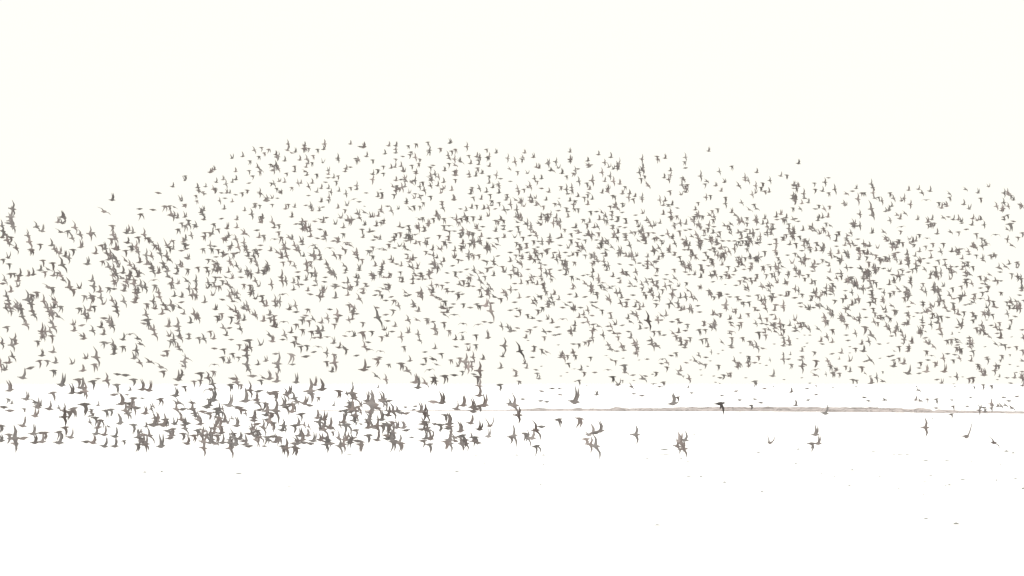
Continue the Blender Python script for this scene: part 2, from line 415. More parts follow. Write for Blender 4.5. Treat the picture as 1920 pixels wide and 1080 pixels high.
# ------------------------------------------------------------------ the flock as seen: patch origin, rows kept, body length in photo pixels,
# then one entry per bird: offset in units of 10/6 pixel, attitude, size marks, and a key for birds described by hand
TILES = [
(0, 350, 0, 530, 11.2, """
14,25s+#TL1 126,15u 117,28s+#TL2 178,7g 172,26g 157,25g 158,31d 185,22d 190,22d 192,32 12,34c+ 9,41g 13,42c 15,45s 11,38c 41,45s 47,50u 70,34u
72,35s 65,40u 70,41u 68,51s 76,50d 81,58s 84,46s 90,54s 91,68u 101,53s 104,52d 2,44s 3,50s 6,54s 2,57 8,60s 12,57d 10,64s 18,69s
33,62s+ 35,69k 31,55c 45,65d 58,66u 61,70s 64,73s 67,75u 73,78u 77,80s 82,71d 70,88s+ 48,83d 59,86d 98,87u+#TL3 107,75u 114,66d 118,70u 120,75s
124,77s 122,82u 129,70u 132,71u 128,80s 126,44d 127,54s 125,59d 130,58s 142,52u 144,49u 149,52u 143,63u 155,57d 162,54s 166,58d 170,62s
174,66d 178,70s 180,75s 188,66v 190,68d 187,78s 190,82s 141,72d 150,70k 155,73s 164,77c 170,78s 165,87u 157,85u 141,83s 146,88s 151,92s
131,84s 133,90u 115,84d 122,90s 127,93s 170,90k 172,95c 178,97u 173,105a 10,87d 9,80u 3,82d 11,98d 15,98d 22,100u 32,100u 37,99u 45,94u
50,96d 54,93s 60,100u 65,97d 68,100s 71,105s 103,106u 20,106u 5,105s 127,100s 130,98s 137,103s 138,97u 145,102k 128,106d 142,107s 155,101u
157,97s 151,105d 185,90s 188,95u 183,86d 189,101s"""),
(0, 530, 530, 702, 12.0, """
3,1g 20,4u 54,5s 58,6d 78,5s*#A1 82,8d 89,6u 105,4s 112,10u 122,6d 128,7g 129,1u 140,3s 139,9u 150,1s 158,3s 163,5s 153,11k 174,3 178,11s
179,16s 192,1 12,10u 7,15s 9,20s 31,19s+ 33,19u 36,14d 41,11d 49,21s 60,19s 62,22s 35,24c 36,32s 38,36s 95,15d 104,15d 102,17 113,17s
116,24u 126,20s 130,27s 131,32s 139,21s 151,22u 153,18g 165,24d 172,21c 174,29u 184,25s 187,30s 182,35u 192,25 8,27k 13,29s 19,26s 21,29k
25,38s 29,47s 12,32d 53,28s 57,31k 58,36s 60,28u 65,38s 57,45s 60,50s 68,27d 89,29d 100,31u 105,27d 98,40u 95,35 7,50d 50,57k 56,55s
58,60d 48,61s 16,64c 17,69u 13,70s 2,68s 14,83s 7,90g 10,90u 5,98u 0,92 42,66d 47,82u 59,78u 44,88d 53,88d 62,90u 34,96g+ 60,99d 83,54u
82,47u 92,48g 92,60s 94,63u 104,54s 113,50u 116,58u 117,40g 124,45c 122,43s 126,48s 81,91u 96,85u 108,84s+ 93,99u 106,92d 165,42d* 164,36c
170,52s 172,53u 174,58s 162,46g 138,64u 146,58a 155,63s 158,69s 116,67d 120,68a 127,70s 129,75u 128,80u 138,72d 153,76c 151,85u 157,90s
168,89s 187,77d 184,82g 190,60u 192,66d 189,49u 181,95s+ 183,100d 118,104u+ 24,106u+ 132,103g 142,104g"""),
(0, 700, 702, 900, 15.5, """
25,5u 69,13ut 81,22u 90,22g 94,17k 88,7d 104,9d 120,8c 110,6g- 133,1g 141,2g 150,7d 131,13d 146,19u- 160,18u 167,19u 128,24g 143,24g- 11,19u
29,29u 59,22d 9,29d- 13,34u- 4,38g 11,42g 27,40d- 41,37k 55,40u 39,48u 25,59u 1,59d 72,42c 78,40k 72,49cb#B1 73,61d 79,72u 66,39s- 95,35d+#B2
110,36u- 104,43k- 101,48g- 107,50d 119,42d 124,41d 137,34u+ 147,34k 141,42s 144,45c 154,39g 150,28g 160,28g- 180,29d 101,55s- 113,53d 110,61u
122,60s- 135,56ut#B3 163,45u 170,40s- 172,37s- 175,50d 172,58u+ 183,58u+ 186,52 176,54u 37,68u 46,67g 50,67d 39,78u 47,77u 66,78u+#B4 66,66d
10,69d 1,76u 16,73c+ 17,79c 26,73g+ 108,68u 117,69u 104,78u 117,82u 129,71u 129,82u 139,76d- 97,77g 157,70k 162,69s 162,76k 168,70s 155,80d
163,80 164,60u- 158,66u- 181,82ut 191,73u 189,65 150,58"""),
(320, 550, 550, 727, 10.5, """
4,3u 12,4u 23,2d 28,2d 25,1 12,10g 38,10u 47,2u 58,7g 66,3s 72,2k 75,5s 70,9s 90,1 95,6u 102,3d 103,9c 107,14u 117,9s 118,14u 122,9s
126,1a 157,1g 167,3c 170,4 185,5u 3,14d 10,16s 14,23u 28,26k 31,28s 22,33u 7,37u+ 8,42 9,48u 11,50s 3,52s 8,60s 10,63s 50,18u 57,23d
52,26d 54,30u 68,18s 73,20s 75,25c 68,27d 77,28 82,30u 75,34u 78,40s 84,16k 87,18s 93,24s 95,24s 104,31u 114,27k 116,30c 115,37u 118,38u
127,32a 133,18u 140,14s 141,21g 154,18d 179,18g 149,27d 152,25g 147,30d 155,31d 160,29s 141,35d 135,44u 148,41d 158,43d 165,43k 169,33u
170,42u 176,28s 186,28d 184,35d 190,25g 187,24 20,46d 20,51u 31,50d 37,51s 44,43d 48,51u 59,39s 66,39g 62,47u 68,52g 87,53d*#M1 89,61s
84,64u+ 85,70c+ 77,58d 101,58u 111,47s 114,49d 114,54u 128,47s 126,52 140,49d 138,55d 143,57s 146,60d 153,59d 162,50a 168,50u 176,49a
183,56u 189,61u 166,60a 161,66g 49,62g 59,63d 69,68d 76,72d 58,72d 65,78u 98,80u 107,76u 118,68g 120,79c*#M2 120,83s 136,69d*p#M3 137,80g
152,71g*m#M4 175,67s 184,69d 184,78c+ 175,77d 181,88u 15,77c+ 18,73s 14,82s 49,80a 48,88d 85,80c+ 88,86s 8,97u*#M5 12,92u 6,103g 33,90d*#M6
26,99d 33,98d 42,95s+ 47,102s+ 15,105d 71,96g* 74,100c+ 67,103d+ 79,103d 92,93g*#M7 104,95s 111,96u+ 119,99u+ 101,98d 141,100ut 162,103ut
170,107u*"""),
(640, 550, 550, 727, 9.8, """
7,2u 24,0g 38,2g 45,2d 56,4g 50,8g 59,8d 64,14s 20,6s 76,2g 72,3s 88,1k 102,2s 108,5s 111,7s 116,9d 131,1d 136,1g 157,4u 165,1s 172,4s
179,6d 185,2s 8,13d 12,15s 14,20k 17,23g 41,27x^#E1 40,16g 50,24g 58,19d 81,12s 81,15u 86,20u 112,16u 126,12g 123,16g 137,12d 145,16g
152,12d 155,14d 162,14u+p 168,20x*p#E2 169,11g 190,19g 8,30s 12,29 24,33d 52,31g 60,37u 75,30s 85,30s 98,29k 117,19k 116,24s 127,24a
103,32g 115,33d 137,34a 154,35a 161,32g 168,33g 180,37s 187,38s 190,43u 9,43a 14,48u 23,44d+ 4,48g 34,43d 48,41u 57,43g 51,48u 45,49d
67,49c 75,44u 86,46s 88,53s 105,40s*#E3 106,46u 121,42d 136,44a 151,47d 165,50ut 128,52u 136,52u 5,63d 3,61s 17,70g 30,55g 26,60s 30,63s+
44,65a 40,74d* 43,72g 70,60d 105,62u 94,66g 112,68d 129,60g 142,57g 143,64u 151,58d 183,59c*#E4 181,71u 159,74u 148,72s 147,77g 25,86u^#E5
30,83g 53,80d 67,79d*#E6 77,76u 74,87s+ 92,80g 94,73d 103,74s+m#E7 107,80s 99,86a 123,75d 133,73d 139,77c*p 131,82u 142,83c+p 136,88d 146,82s
179,84u 155,87cm*#E8 39,93s 50,97c 83,100u* 94,101s+ 104,95d*m#E9 116,93d*m#E10 105,99c+ 127,92g*m#E11 149,91g 153,94d* 41,106u- 86,106ut*#E12 155,104s+p
178,103d*#E13"""),
(960, 550, 550, 727, 9.0, """
8,5u 18,4g 3,10g 30,4s 32,3 26,8s 24,11s 44,5s 42,9s 46,10d 40,14k 34,16d 29,19d 52,7u 47,1u 65,1g 72,4u 82,4g 95,1d 118,0g 123,5u 130,7g
122,11s 128,10d 128,15u 136,2g 150,2d 158,2s 165,4s 162,8g 162,12d 176,12d 179,11s 182,1k 189,5u 186,11s 187,16u 190,19u 5,17a 8,19d
5,26g 17,24d 23,28s 31,31g 40,29u 45,33u 57,29a 57,16g 61,13s 65,10g 68,17s 71,18k 77,16g 90,10g 94,10g 91,14s 95,16s 101,19d 85,19s
80,24u 75,27u 82,27s 90,25g 80,33g 85,32s 108,7k 110,22d 111,28u 141,10s 138,15u 143,18u 147,15u 136,23s+ 140,25s 130,28u 133,32s
153,31xb^#F1 168,25s 173,25u 166,30k 180,32g 186,29d 189,33g 6,39g 2,42g 26,38g 17,43g 20,41d 15,50u 36,43s 36,49d 42,43g 51,38g 48,47g
53,46g 70,36u 67,42k 66,45s 91,35g 97,37s 93,41k 102,47s 90,50 108,37g 111,37s 116,35u 124,36g 110,42g 115,45s 120,45g 119,49d 131,43g
133,50u 144,33s 144,40u 151,39 159,43d 165,43d 171,47g 181,45s 184,48d 187,44u 188,50d 189,54u 9,65xb^#F2 25,60d 24,65u 33,63d 35,67s
39,66s 23,72g 18,53g- 52,58g- 69,57g 75,57d 82,55d 86,54d 88,53g 108,58s 110,63s 112,63s 118,65g 123,60s 125,59d 126,64g 138,57k 141,61d
140,66c 139,68u 157,57s*#F3 162,59s* 155,53g+ 184,67d 179,70g 190,58 14,79u 16,84u 56,72k 62,70d 68,67u 71,70d 69,66 63,79d 88,72d 116,76d
106,70a- 112,75s 125,73g- 126,81d*#F4 127,89s 152,74g 143,75g- 169,74a 168,79g 174,78s 174,83d 33,82g- 27,86g 3,87s 4,93u 28,90d 30,96u
8,99d 55,93g- 70,85a- 77,86u 81,89d 85,82g- 93,89g 62,89g- 108,86a 113,94db*#F5 119,103u+ 136,92g 137,98g- 124,98d- 147,96s+ 150,93g 162,89d
158,91g- 188,91s+ 189,87u 75,98d 71,99g- 134,105s 159,102a 166,105g 170,100d 54,107a- 84,104g-"""),
(1280, 550, 550, 727, 9.0, """
3,4s 14,6s 10,4s 17,14g 7,18k 1,18u 19,21g 31,1s 35,4d 43,3u 40,1d 50,1g 53,4g 61,4d 64,7g 68,10d 67,12s 74,3g 74,10d 84,2d 88,8s 92,7s
91,12s 98,3d 101,2k 110,2g 116,3u 126,5g 134,1d 145,3d 150,3s 144,8u 153,4d 156,2 166,1g 48,13c+ 48,17s 34,24u 38,24s 42,23d 57,21v 59,18d
81,16d 84,19g 73,23d 93,17s 105,13g+ 113,14c 103,19u 100,24g 113,16 132,11g 133,15g 139,16s 142,18u 147,16g 154,13k 163,18s 166,22s
167,25k 171,8d 180,6d 183,6 184,17k 190,13 5,35d 3,42g 18,41d 25,41d 24,32d 24,36u 34,36k+ 53,29u 54,33s 55,36s 64,28u 65,33d 63,36 87,28s
94,28d 104,29u 82,34s 89,34g 94,35g 102,35k 111,35k 104,39s 92,40d 97,41s 113,41d 85,44d+ 93,47d 91,44g 104,43s 120,36u 126,30ut 130,34s
133,37s 135,33d 132,38 138,37s 142,40s 126,41k 152,40s 168,41d 159,27s 160,31s 161,33k 179,26s 177,28c 180,30k 184,35d 187,25s 4,53d
8,50d 2,58 2,61u 21,52d 26,51d 28,60u 44,55s 53,45s 55,43a 55,50d 54,59u 55,61g 67,50d 75,54d 78,58s 83,60s+ 90,62s 103,57g- 111,47s
113,50 119,53s 120,58u 113,59u 114,55 137,47g- 143,47g- 129,51g- 140,56g- 155,54u 157,57g 162,49s 168,55u 186,53g 184,47g 188,60g- 137,60g-
32,66s- 45,64g- 40,68g- 65,67g- 18,70s 26,72g 4,78g 14,76s 25,80d 20,79s 9,75g- 18,67g- 40,81d 20,86g- 31,76g- 58,76s 62,80k 61,83s 74,77u
74,71d 74,82u 73,78 85,71d 81,78g 87,79g- 98,75s- 94,81g- 113,69u- 121,69u- 113,74c 119,74g 122,80d 134,65u 134,71d 132,75g 134,82c+ 137,80s
148,66d 150,76d+ 178,67u 168,68g 176,74u- 188,76u 188,67g- 149,86a 163,76s 165,80s 166,82d 172,85s 171,89k 176,90 183,82d 188,88u 149,92s
161,91s- 7,96s 1,93g- 21,92g- 46,92d 42,95g 53,90d 52,93u 35,93g- 71,95g- 81,99d+ 101,93u+#G1 114,97g- 134,95g- 42,102s- 37,100g- 6,106u-
143,101g- 102,105g- 150,104s- 169,106g- 92,107g- 140,107g- 191,97d"""),
(1600, 550, 550, 727, 8.8, """
2,11u 5,7s 6,6d 21,3k 18,10d 22,10s 24,6 33,7d 33,9u 43,14s 41,0d 60,3k 63,2 57,5d 66,11s 62,15g 78,10d 78,13u 88,14k 98,10k 95,9s 103,16s
97,2d 108,2s 113,6g 123,2k 119,5d 112,11d 134,10s 126,13g 131,12g 136,1d 135,6c 143,6a 152,8s 157,9d 158,15u 161,16g 175,8k 183,9s
185,15k+ 180,17 175,14d 192,8 187,2g 12,18g 22,17d 24,22d 30,25d 28,28s 36,21u 34,18v 46,19d 48,20d 33,27d 41,28d 38,26 23,32s 27,33d
4,29k 14,27g 6,27d 60,22d 62,25 72,22g 77,22g 83,22k 89,23d 68,26g- 88,28u 98,26d 94,27 106,27g 113,18s 117,23u 119,24s 124,21d 107,20g
134,22d 137,25d 150,16u 146,21d 152,22c 150,24k 156,24d 173,23s 182,26g 177,30d 150,30g- 123,29g- 13,38d+ 20,47s* 17,54s 9,57u 11,65u+
2,45s 2,62d 37,37s 40,40s 47,42k 49,38c 53,43s 55,47s 57,52 43,48g 58,33d 61,35u 56,35g 77,30c 78,33g 78,36d 74,41k 74,45u 87,35s 81,43s-
97,40c*#H1 94,33u* 98,46g 111,46u- 119,44g- 120,35v+ 119,37k 134,30d 135,26 144,36c 144,41k 138,39d 149,46s 153,49s 155,36g 160,38s 164,41s
166,41g 162,45g 175,40u 190,41g 164,33d 178,49g- 191,50 29,57g 39,56g- 55,56g- 65,54u 66,56 51,60d 46,65s- 62,60d 61,65u 62,62 81,50g 82,55s
85,57 90,60s 105,53d 110,52d 116,52s 117,55 131,53c 131,57k 131,60 130,50g 116,61d 120,64k 117,58g 134,65d 148,60g- 160,57s 167,58s 170,58
175,61g 165,50u+ 183,60d 190,64d 44,70g 45,75g 40,71 19,75s+ 15,76g 51,73d 56,79u+ 45,82u+ 12,77g- 30,73g- 82,65d 88,70a 106,68g 101,73c
112,75d 119,73s 114,69g 132,76u 140,80d 132,70g- 150,72d 151,74 167,70d 176,69d- 165,75d- 176,80g- 160,82s 163,81d 159,87c 183,89g- 190,88g
185,82g- 190,76 9,83d+ 13,90s- 33,88d- 26,95s 33,99s 20,101u+ 3,98d 19,93g- 61,90u*#H2 75,78d 74,84g 82,88u*p#H3 84,75g 74,90g 93,81u 92,78
102,88u*#H4 99,101u 94,97g 116,94s 123,94g- 109,94g- 134,95d+ 130,96d 141,82d 144,88s 147,92u+ 164,94u- 173,95g 181,95u 190,94k 177,101g
113,102g- 114,105g- 136,105d- 146,103d 155,104d 146,108g- 162,97g- 71,105s- 3,105g- 190,104"""),
(320, 230, 0, 396, 7.8, """
132,24c 131,31u 136,34s 140,33u 151,28k 149,29d 155,29d 173,24c 172,30u 165,30d 94,31s 102,28d 105,34d 110,30d 99,38d 119,37k 118,36u
81,38u 69,40v 89,43d 128,43u 145,42u 160,37d 159,45d 153,41s 154,46u 151,55s 153,59u 152,50 188,40c 188,42 171,45v 46,55u 49,53u 44,56
73,55u 88,54d 92,60d 98,50s 101,53s 100,55d 112,47d 117,50k 118,48s 121,52s 114,54g 116,53 130,57d 139,49d 139,55u 164,58d 177,54u 177,58u
188,60d 183,62u 186,66d 177,62g 174,67g 16,60d 16,65u 2,72u 51,67u 59,64u 62,69c 63,79u 57,79g 66,79u 69,67u 73,64u 49,75k 39,72u 30,75k
32,77s 36,78 28,82d 38,80g 88,68g 122,66u 128,67u 113,68d 116,69s 143,68s 146,68u 159,68u 155,72s 136,73d 119,74d 123,79u 124,77 100,79c
101,80 86,76d 80,79d 73,81g 164,78u 169,74u 177,74u 180,78c 178,84s 177,87 189,77u 155,82g 169,89u 12,88u 11,86v 29,88d 15,94s 16,92 4,95s
55,88s 61,85g 69,89u 108,88u+ 107,86k 114,92d 114,85v 120,85g 95,91d 94,95u 100,93d 60,97u 83,99u 91,102u 132,92d 129,97u 127,100s 139,95u
141,100g 147,101g 136,106u 158,96u 157,94s 159,99 152,93g 167,99u 171,95g 188,96u"""),
(640, 230, 0, 396, 8.0, """
10,24u 21,27g 25,27k 53,26u 49,35u 61,26u 61,30c 61,34u 28,38u 17,42k 18,43u 35,42d 75,26d 84,24d 78,33d 77,36d 69,38g 83,39c 88,41d
87,46d 97,22d 99,31c 98,33d 111,29d 123,22u 122,23 128,30d 124,32d 120,37s 121,40s 127,41c 133,43u 134,44 121,46d 141,27c 143,37d 145,46u
163,30d 164,39d 166,38c 174,34u 154,39k 154,42d 154,47u 153,51d 166,49u 187,40c 189,52s 4,55u 5,52u 10,50g 61,41d 56,51u 60,50u 67,49u
47,49d 47,57d 41,53d 35,58u 35,64c 79,48d 83,55d 84,57u 70,55u 69,54 70,64k 67,64g 61,65u 100,50d 103,48g 100,60u 100,63k 101,65u 105,58c
109,61s 108,71u 116,54u 115,67u 127,55d 128,59u+ 128,48s 129,54d 143,58u 144,61u 151,60u 158,57u 166,60d 174,59c 179,63g 166,68u 176,69d
177,71 177,79u 170,73u 155,74s 147,73d 146,75d 145,80u 163,78u 167,81d 148,84d 157,86u 128,64d 113,75s 115,74 112,79u 124,76u 126,86u
127,87 186,81d 187,84 185,87u 190,66g 10,73d 17,75u 17,71 5,80c 14,86a 20,89g 28,79g 44,75g- 45,79d 45,85u 41,83u 58,72s 62,71d 63,74k
68,73s 71,72u 59,81d 61,77 81,67k 79,66 91,67d 88,72c 100,71s 93,76s 83,80g 90,82g 82,85u 88,84s 76,79u 73,89u 73,91u 100,83d 92,90d
88,94d 81,94d 77,97s 73,101s 64,97u 52,94g 26,94g- 6,93v 4,98d 4,103u 44,98u 56,99s 56,103 92,100u 113,89d 113,92c 114,96s 134,97g
146,96u 140,99u 152,93d 160,97u 165,96s 169,93g 169,88d 177,90d 190,92c 173,97g 183,98s 187,98"""),
(960, 230, 0, 396, 8.0, """
3,44c 14,34u 12,39s 11,41d 24,39u 27,50u 30,51u 6,55d 17,57u 41,45c 40,46 49,44c 52,51u 43,54u 46,54 56,57u 61,60d 25,63c 33,63u 28,66d
65,33u 64,42k 65,44u 85,43u 87,48k 86,50u 97,36u 111,39u 104,45c 109,50u 114,52u 118,49c 120,46c 119,52 101,56c 110,60c 114,66c 104,66u
71,54s 74,52g 69,57d 75,66c 84,68d 90,65c+ 146,41c 163,38d 164,41d 172,40u 147,51u 143,56c 145,55k 149,60d 145,63d 178,54u 178,59c 171,62u
176,64s 152,69s 153,71s 121,69u 127,72d 6,74s 7,77d 13,75d 18,73s 20,71 33,74g 41,78u 55,72d 61,75c 67,73c 67,76d 63,80g 87,75u 86,79s
85,81d 74,83u 81,84d 90,86u 101,79u 108,75v 107,76k 113,82d 115,83d 124,80u 132,80u 131,84c 138,83u 136,86d 146,84c 146,86d 166,87c
172,88u 177,77d 190,81u 191,62 191,70c 4,87s 11,89k 20,84u 26,85u 20,89k 38,87u 29,91s 27,93 35,94d 13,94u 53,85g- 48,91d 53,92s 65,88u
69,92c 71,88 70,97d 74,97d 85,92u 110,94d 115,94k 116,92u 124,91d 125,94u 170,93u 178,93k 186,96g 5,98c 52,99g 61,96d 119,97s"""),
(1280, 230, 0, 396, 8.0, """
29,32u 3,39c 2,44d 3,51g 20,60c 41,55c 55,49d 27,66s 25,69d 37,71u 47,67u 43,77u 63,71s 72,63k 83,56u 98,65c 110,60u 117,59d 130,46u
90,68d 88,73d 82,71c 82,79u 92,77d 97,78u 78,81s 26,84c 31,82d 48,84d 48,91c 66,90s 75,98s 80,92d 83,97s 33,99d 39,97d 17,90d 14,98u
1,64c 3,72k 4,74d 3,78u 126,72k 128,74d 130,72u 125,71g 136,80c 137,85s 141,90u 134,91u 125,85k+ 124,82c 126,88d 124,96d 132,97s 148,68d
149,75d 160,67c 164,62g 157,77u 164,79d 171,75c 184,80s 181,91c 183,93 153,93d 165,94d 159,97s 149,97g 191,77g"""),
(1600, 230, 0, 396, 8.0, """
3,74u 20,69s 22,73 9,79d 12,79d 5,86s+ 22,79c 24,85s 28,84d 32,88s 41,79d 45,85s 62,76u 73,75u 77,79s 86,77u 54,88u 57,85c 64,92c 43,94u
38,98k 20,97x*#R1 7,102s 52,100s 57,102s 49,104 108,80s 108,84d 126,75s 140,79u 152,72u 143,85d 82,87a 96,90d 99,96u 103,92s 105,94u
124,92u 130,97u 172,79k 175,80 177,82d 180,87u 169,90c 174,94s 189,91k 161,94s 168,98k 172,103d"""),
(320, 390, 396, 550, 9.5, """
2,8k 7,11u 36,5k 16,10u 20,14d 20,18s 12,17d 16,20d 8,24d 27,19d 28,21u 37,13u 57,12g 48,18d 63,23u 74,13u 74,22u 53,24d 38,28d 37,32d
44,28d 46,29 23,31s 91,7 102,11k 101,16u 114,16s 116,22u 121,19d 141,18g 121,27d 149,17k 151,15d 148,23k 154,24k 136,10u 162,15g 169,13a
171,16u 175,11g 185,18v 191,11v 168,24g 84,29s 82,29u 97,25g 99,33u 104,31d 16,36u 14,38u 16,42k 18,46g 12,48g 2,37d 2,46u 19,57u 18,56g
10,64u 12,66 7,68s 19,69d 30,67d 6,74u 44,42c 49,43g 36,46d 46,46d 53,47d 58,50d 59,54u 62,52g 66,31a 62,34k 73,35s 67,45k 72,49k 72,51g
82,39c 83,43d 76,44s 85,47s 87,50d 86,54u 90,57d 94,47d 97,51s 100,47g 101,42g 93,54s 95,60s 97,64s 98,73u 105,70d 105,74u 109,65s 106,69k
112,48u 117,35a 124,33d 133,33s 136,35 120,50s 124,52s 129,45k 127,42 132,46 124,56u 130,54 147,38u 148,41u 139,42s 141,47u 144,48 157,32u
165,34g 172,35g 174,30k 187,34d 188,38u 183,37g 160,42a 163,45s 158,54k 161,53d 167,53u 168,58u 149,54u 179,45a 184,53s 190,53d 42,58d
48,60s 51,63k 53,66k 40,67d 42,71d 48,69d 51,71u 66,60s 68,63s 74,65s 78,72u 51,55g 65,72u 88,72k+ 90,74 79,78g 62,78s 69,79u 55,78g 50,78d
58,82d 48,84d 42,84s 44,86d 50,88d 54,88d 64,86s 68,89s 62,85 69,95s 72,99k 41,90u 46,97u 124,78ut 125,82s 129,82s 138,84u 143,86s 147,86
155,62k 157,65s 153,70s 158,73d 160,75k 162,73 152,81u 143,77d 143,72g 126,61d 134,60d 139,65s 163,82s 175,63s 177,67s 181,73k+ 184,75
174,78g 173,83g 162,87g 138,92u 154,93u 172,93v 170,94k 185,86d 188,88g 183,88g 95,82s 99,88u 113,86s 82,86d 89,87d 92,93s 89,95d 8,85u
1,84u 18,82s 28,82c 20,91s 28,91s 2,90s"""),
(640, 390, 396, 550, 8.8, """
8,14k+ 13,13g 18,9k 17,6g 26,5s 33,10u 36,10u 41,9u 45,4 47,14d 47,17u 44,16 26,19u 39,20u 23,24d 31,27u 35,26g 2,22u 2,29d 24,33u 36,36g
38,33s 43,35u 40,33 6,41s 10,42s 7,39a 65,21u 69,22g 75,20d 76,24d 61,29d 66,28d 59,33d 59,36u 55,38g 53,41d 72,34u 74,30d 77,33k 77,36u
83,30a 73,37g 83,40u 87,38d 97,34g 94,39s 96,41u 86,20k 86,23u 93,22d 93,26u 98,18k 103,12d 107,10k 109,8s 115,12d 88,13s 91,11 115,20d
121,20a 121,26d 117,25g 127,26g 134,27k 136,25u 144,29k 148,28 110,31d 120,32d 120,36u 115,38d 117,41s 122,39g 134,33u 136,40u 136,44k
125,11a 129,13s 134,12d 132,16d 140,12k 141,10d 148,10d 156,13u 165,9u 173,14d 179,13u 176,15d 182,14 151,21v 152,23u 155,25g 159,21g
173,26u 182,20g 182,24u 190,26g 157,32u 156,37c 156,40s 148,37k 144,40d 149,41d 153,38 166,34g 175,34d 183,33u 163,43u 166,47u 165,45k
171,43s 175,41s 127,48u 102,47u 110,46s 112,46 16,50u 15,53k 18,56s 23,58d 4,47d 2,46 30,48d 33,48d 35,44d 35,54d 43,46a 48,47s 60,45g
65,43u 72,45k 73,52g 74,57u 78,59k 83,56g 95,49d 99,52g 103,53s 107,56u 127,54u 127,56v 131,58 135,59g 143,52k 143,55g 148,53d 154,53d
176,54g 190,50g 190,60u 160,59g 163,60d 171,60s 172,63s 164,68d 168,67g 181,66d 183,72u 3,65s 5,70u 4,73u 20,70u 20,68v 38,65u 45,66u
45,71k 43,74d 47,63u 34,75k 36,79u 37,76g 48,78s 53,78u 55,74d 16,78u 17,81k 55,58u 57,61u 62,63g 67,65u 77,66s 80,67s 85,68u 86,65v
103,63k+ 106,66k 112,63s 115,60u 125,65g 119,73g 66,72d 66,78d 68,83u 82,74s 84,76 90,75k 80,80u 80,85u 87,80g 94,80g 98,75c 99,72k 100,79s
101,87c 107,86d 113,87d 119,84g 128,72d 129,77s 134,72g 141,69g 149,70u 150,72s 157,73s 144,76k 143,79d 137,82d 132,86u 135,87s 143,88u
142,85g 148,88g 155,81s 158,84s 165,86s 161,77d 171,76u 190,75d 168,91s 163,94k 165,93s 158,90s 183,95s+ 190,92c 155,92d 3,84g 7,84 3,90s
10,91k 27,85d 29,88g 23,91a 24,95u 40,93g 43,94d 47,91s 51,89k 54,87d 50,86g 72,95s 86,95d 102,94k 118,91d 120,94g 125,94g 132,95a"""),
(960, 390, 396, 550, 8.4, """
4,10u 8,12k 10,14 6,16 17,17c 15,18s 21,20s 20,24c 6,21d 8,27d 24,27s 20,31g 12,33d 3,33v 27,31s 32,10u 32,13u 31,18k 38,8k 41,10d 43,7s
49,11u 40,12k 63,10u 46,17s 52,17k 54,16u 53,19 59,24d 63,4 71,3k 69,22g 71,22u 74,26k 66,29d 80,13d 84,18d 87,16u 92,22u 96,21s 88,4d
95,4g 101,5s 105,9s 98,13u 103,13 112,8c 112,4 117,2 124,5g 119,10d 118,15u 106,14d 112,13g 113,20d 113,23u 121,21g 128,17u 127,22g 127,12d
139,8g 147,6u 160,3d 174,3u 178,5 170,7u 179,9k 185,9d 140,14d 151,14u 154,16s 156,20s 160,20u 166,17u 142,21u 146,24k 143,26d 183,18s
182,20d 189,17c 188,26d 97,28d 85,29u 82,31g 82,36d 88,31k 91,30s 115,29s 119,28u 114,33u 118,33d 128,30k 127,33u 128,36g 134,28s 138,27
148,31k 153,28d 149,37k 142,37s 150,40u 161,33k 164,34 169,31g 175,29c 180,32d 169,40u 168,37d 183,40s 180,34u 132,42s 159,28g 43,36k
42,33u 45,38g 52,34g 55,33u 66,36d 63,45v 75,35g 73,39d 54,42g 74,43s 78,43d 80,45s 75,48s 73,50d 95,36g 101,37u 101,38k 107,38k 112,44s
100,44u 97,45 106,47s 105,51s 105,54u 102,51g 60,50g 48,50g 5,39d 8,41d 7,46d 10,47u 16,40d 16,45u 24,37d 31,39k 29,44g 25,46d 27,50k
28,53d 37,49k 41,46g 33,51 17,50g 4,53d 9,54s 11,57u 19,55k 20,58u 25,58d 30,58s 31,62s 37,64g 7,61s 10,63s 46,56u 50,58s 53,55s 53,53
56,59 64,54g 68,53u 82,53d 58,64k+ 60,70k 60,75u 54,70g 61,60d 89,52d 91,54k 89,56g 95,58s 92,60d 97,60g 103,60s 90,62d 70,61d 104,64d
108,65s 121,63g 106,70u 120,49k 119,51d 125,51s 128,54u 133,53k 137,58s 140,54u 143,62g 152,55u 164,59k 160,60 152,60d 152,63c 148,65s
152,68u 157,64s 163,68d 134,64g 165,45s 160,49k 169,51d 169,54u 178,48k 183,50d 176,48s 182,53 188,55d 190,60d 182,69d 192,64 174,75g
3,67s 4,73k 6,75 1,70 18,69g 32,68c 10,77u 32,77u 43,69g 38,73s 42,74s 45,77s 44,80d 22,78s 25,77a 21,81s 17,82d 10,85u 23,84s 28,86u
36,87k 36,90 33,79 91,72u 80,76g 85,75a 90,77s 67,77d 74,80s 69,87s 68,91u 82,85s 97,81d 102,84a 99,87d 103,89s 97,79 90,88k 89,93k
104,92s 113,77u 120,79g 126,73k 130,75s 139,72s 139,80s 121,84u 133,85s 132,88g 138,88g 110,90s 113,88a 117,95s 121,95s 155,80g 151,83s
158,83s 146,86s 163,82d 161,88k 146,90d 156,94k 148,95d 172,80g 178,83s 183,79s 177,87d 172,88s 187,88u 169,92d 183,92g 162,76g 4,92g
3,85g 38,94d 95,95d"""),
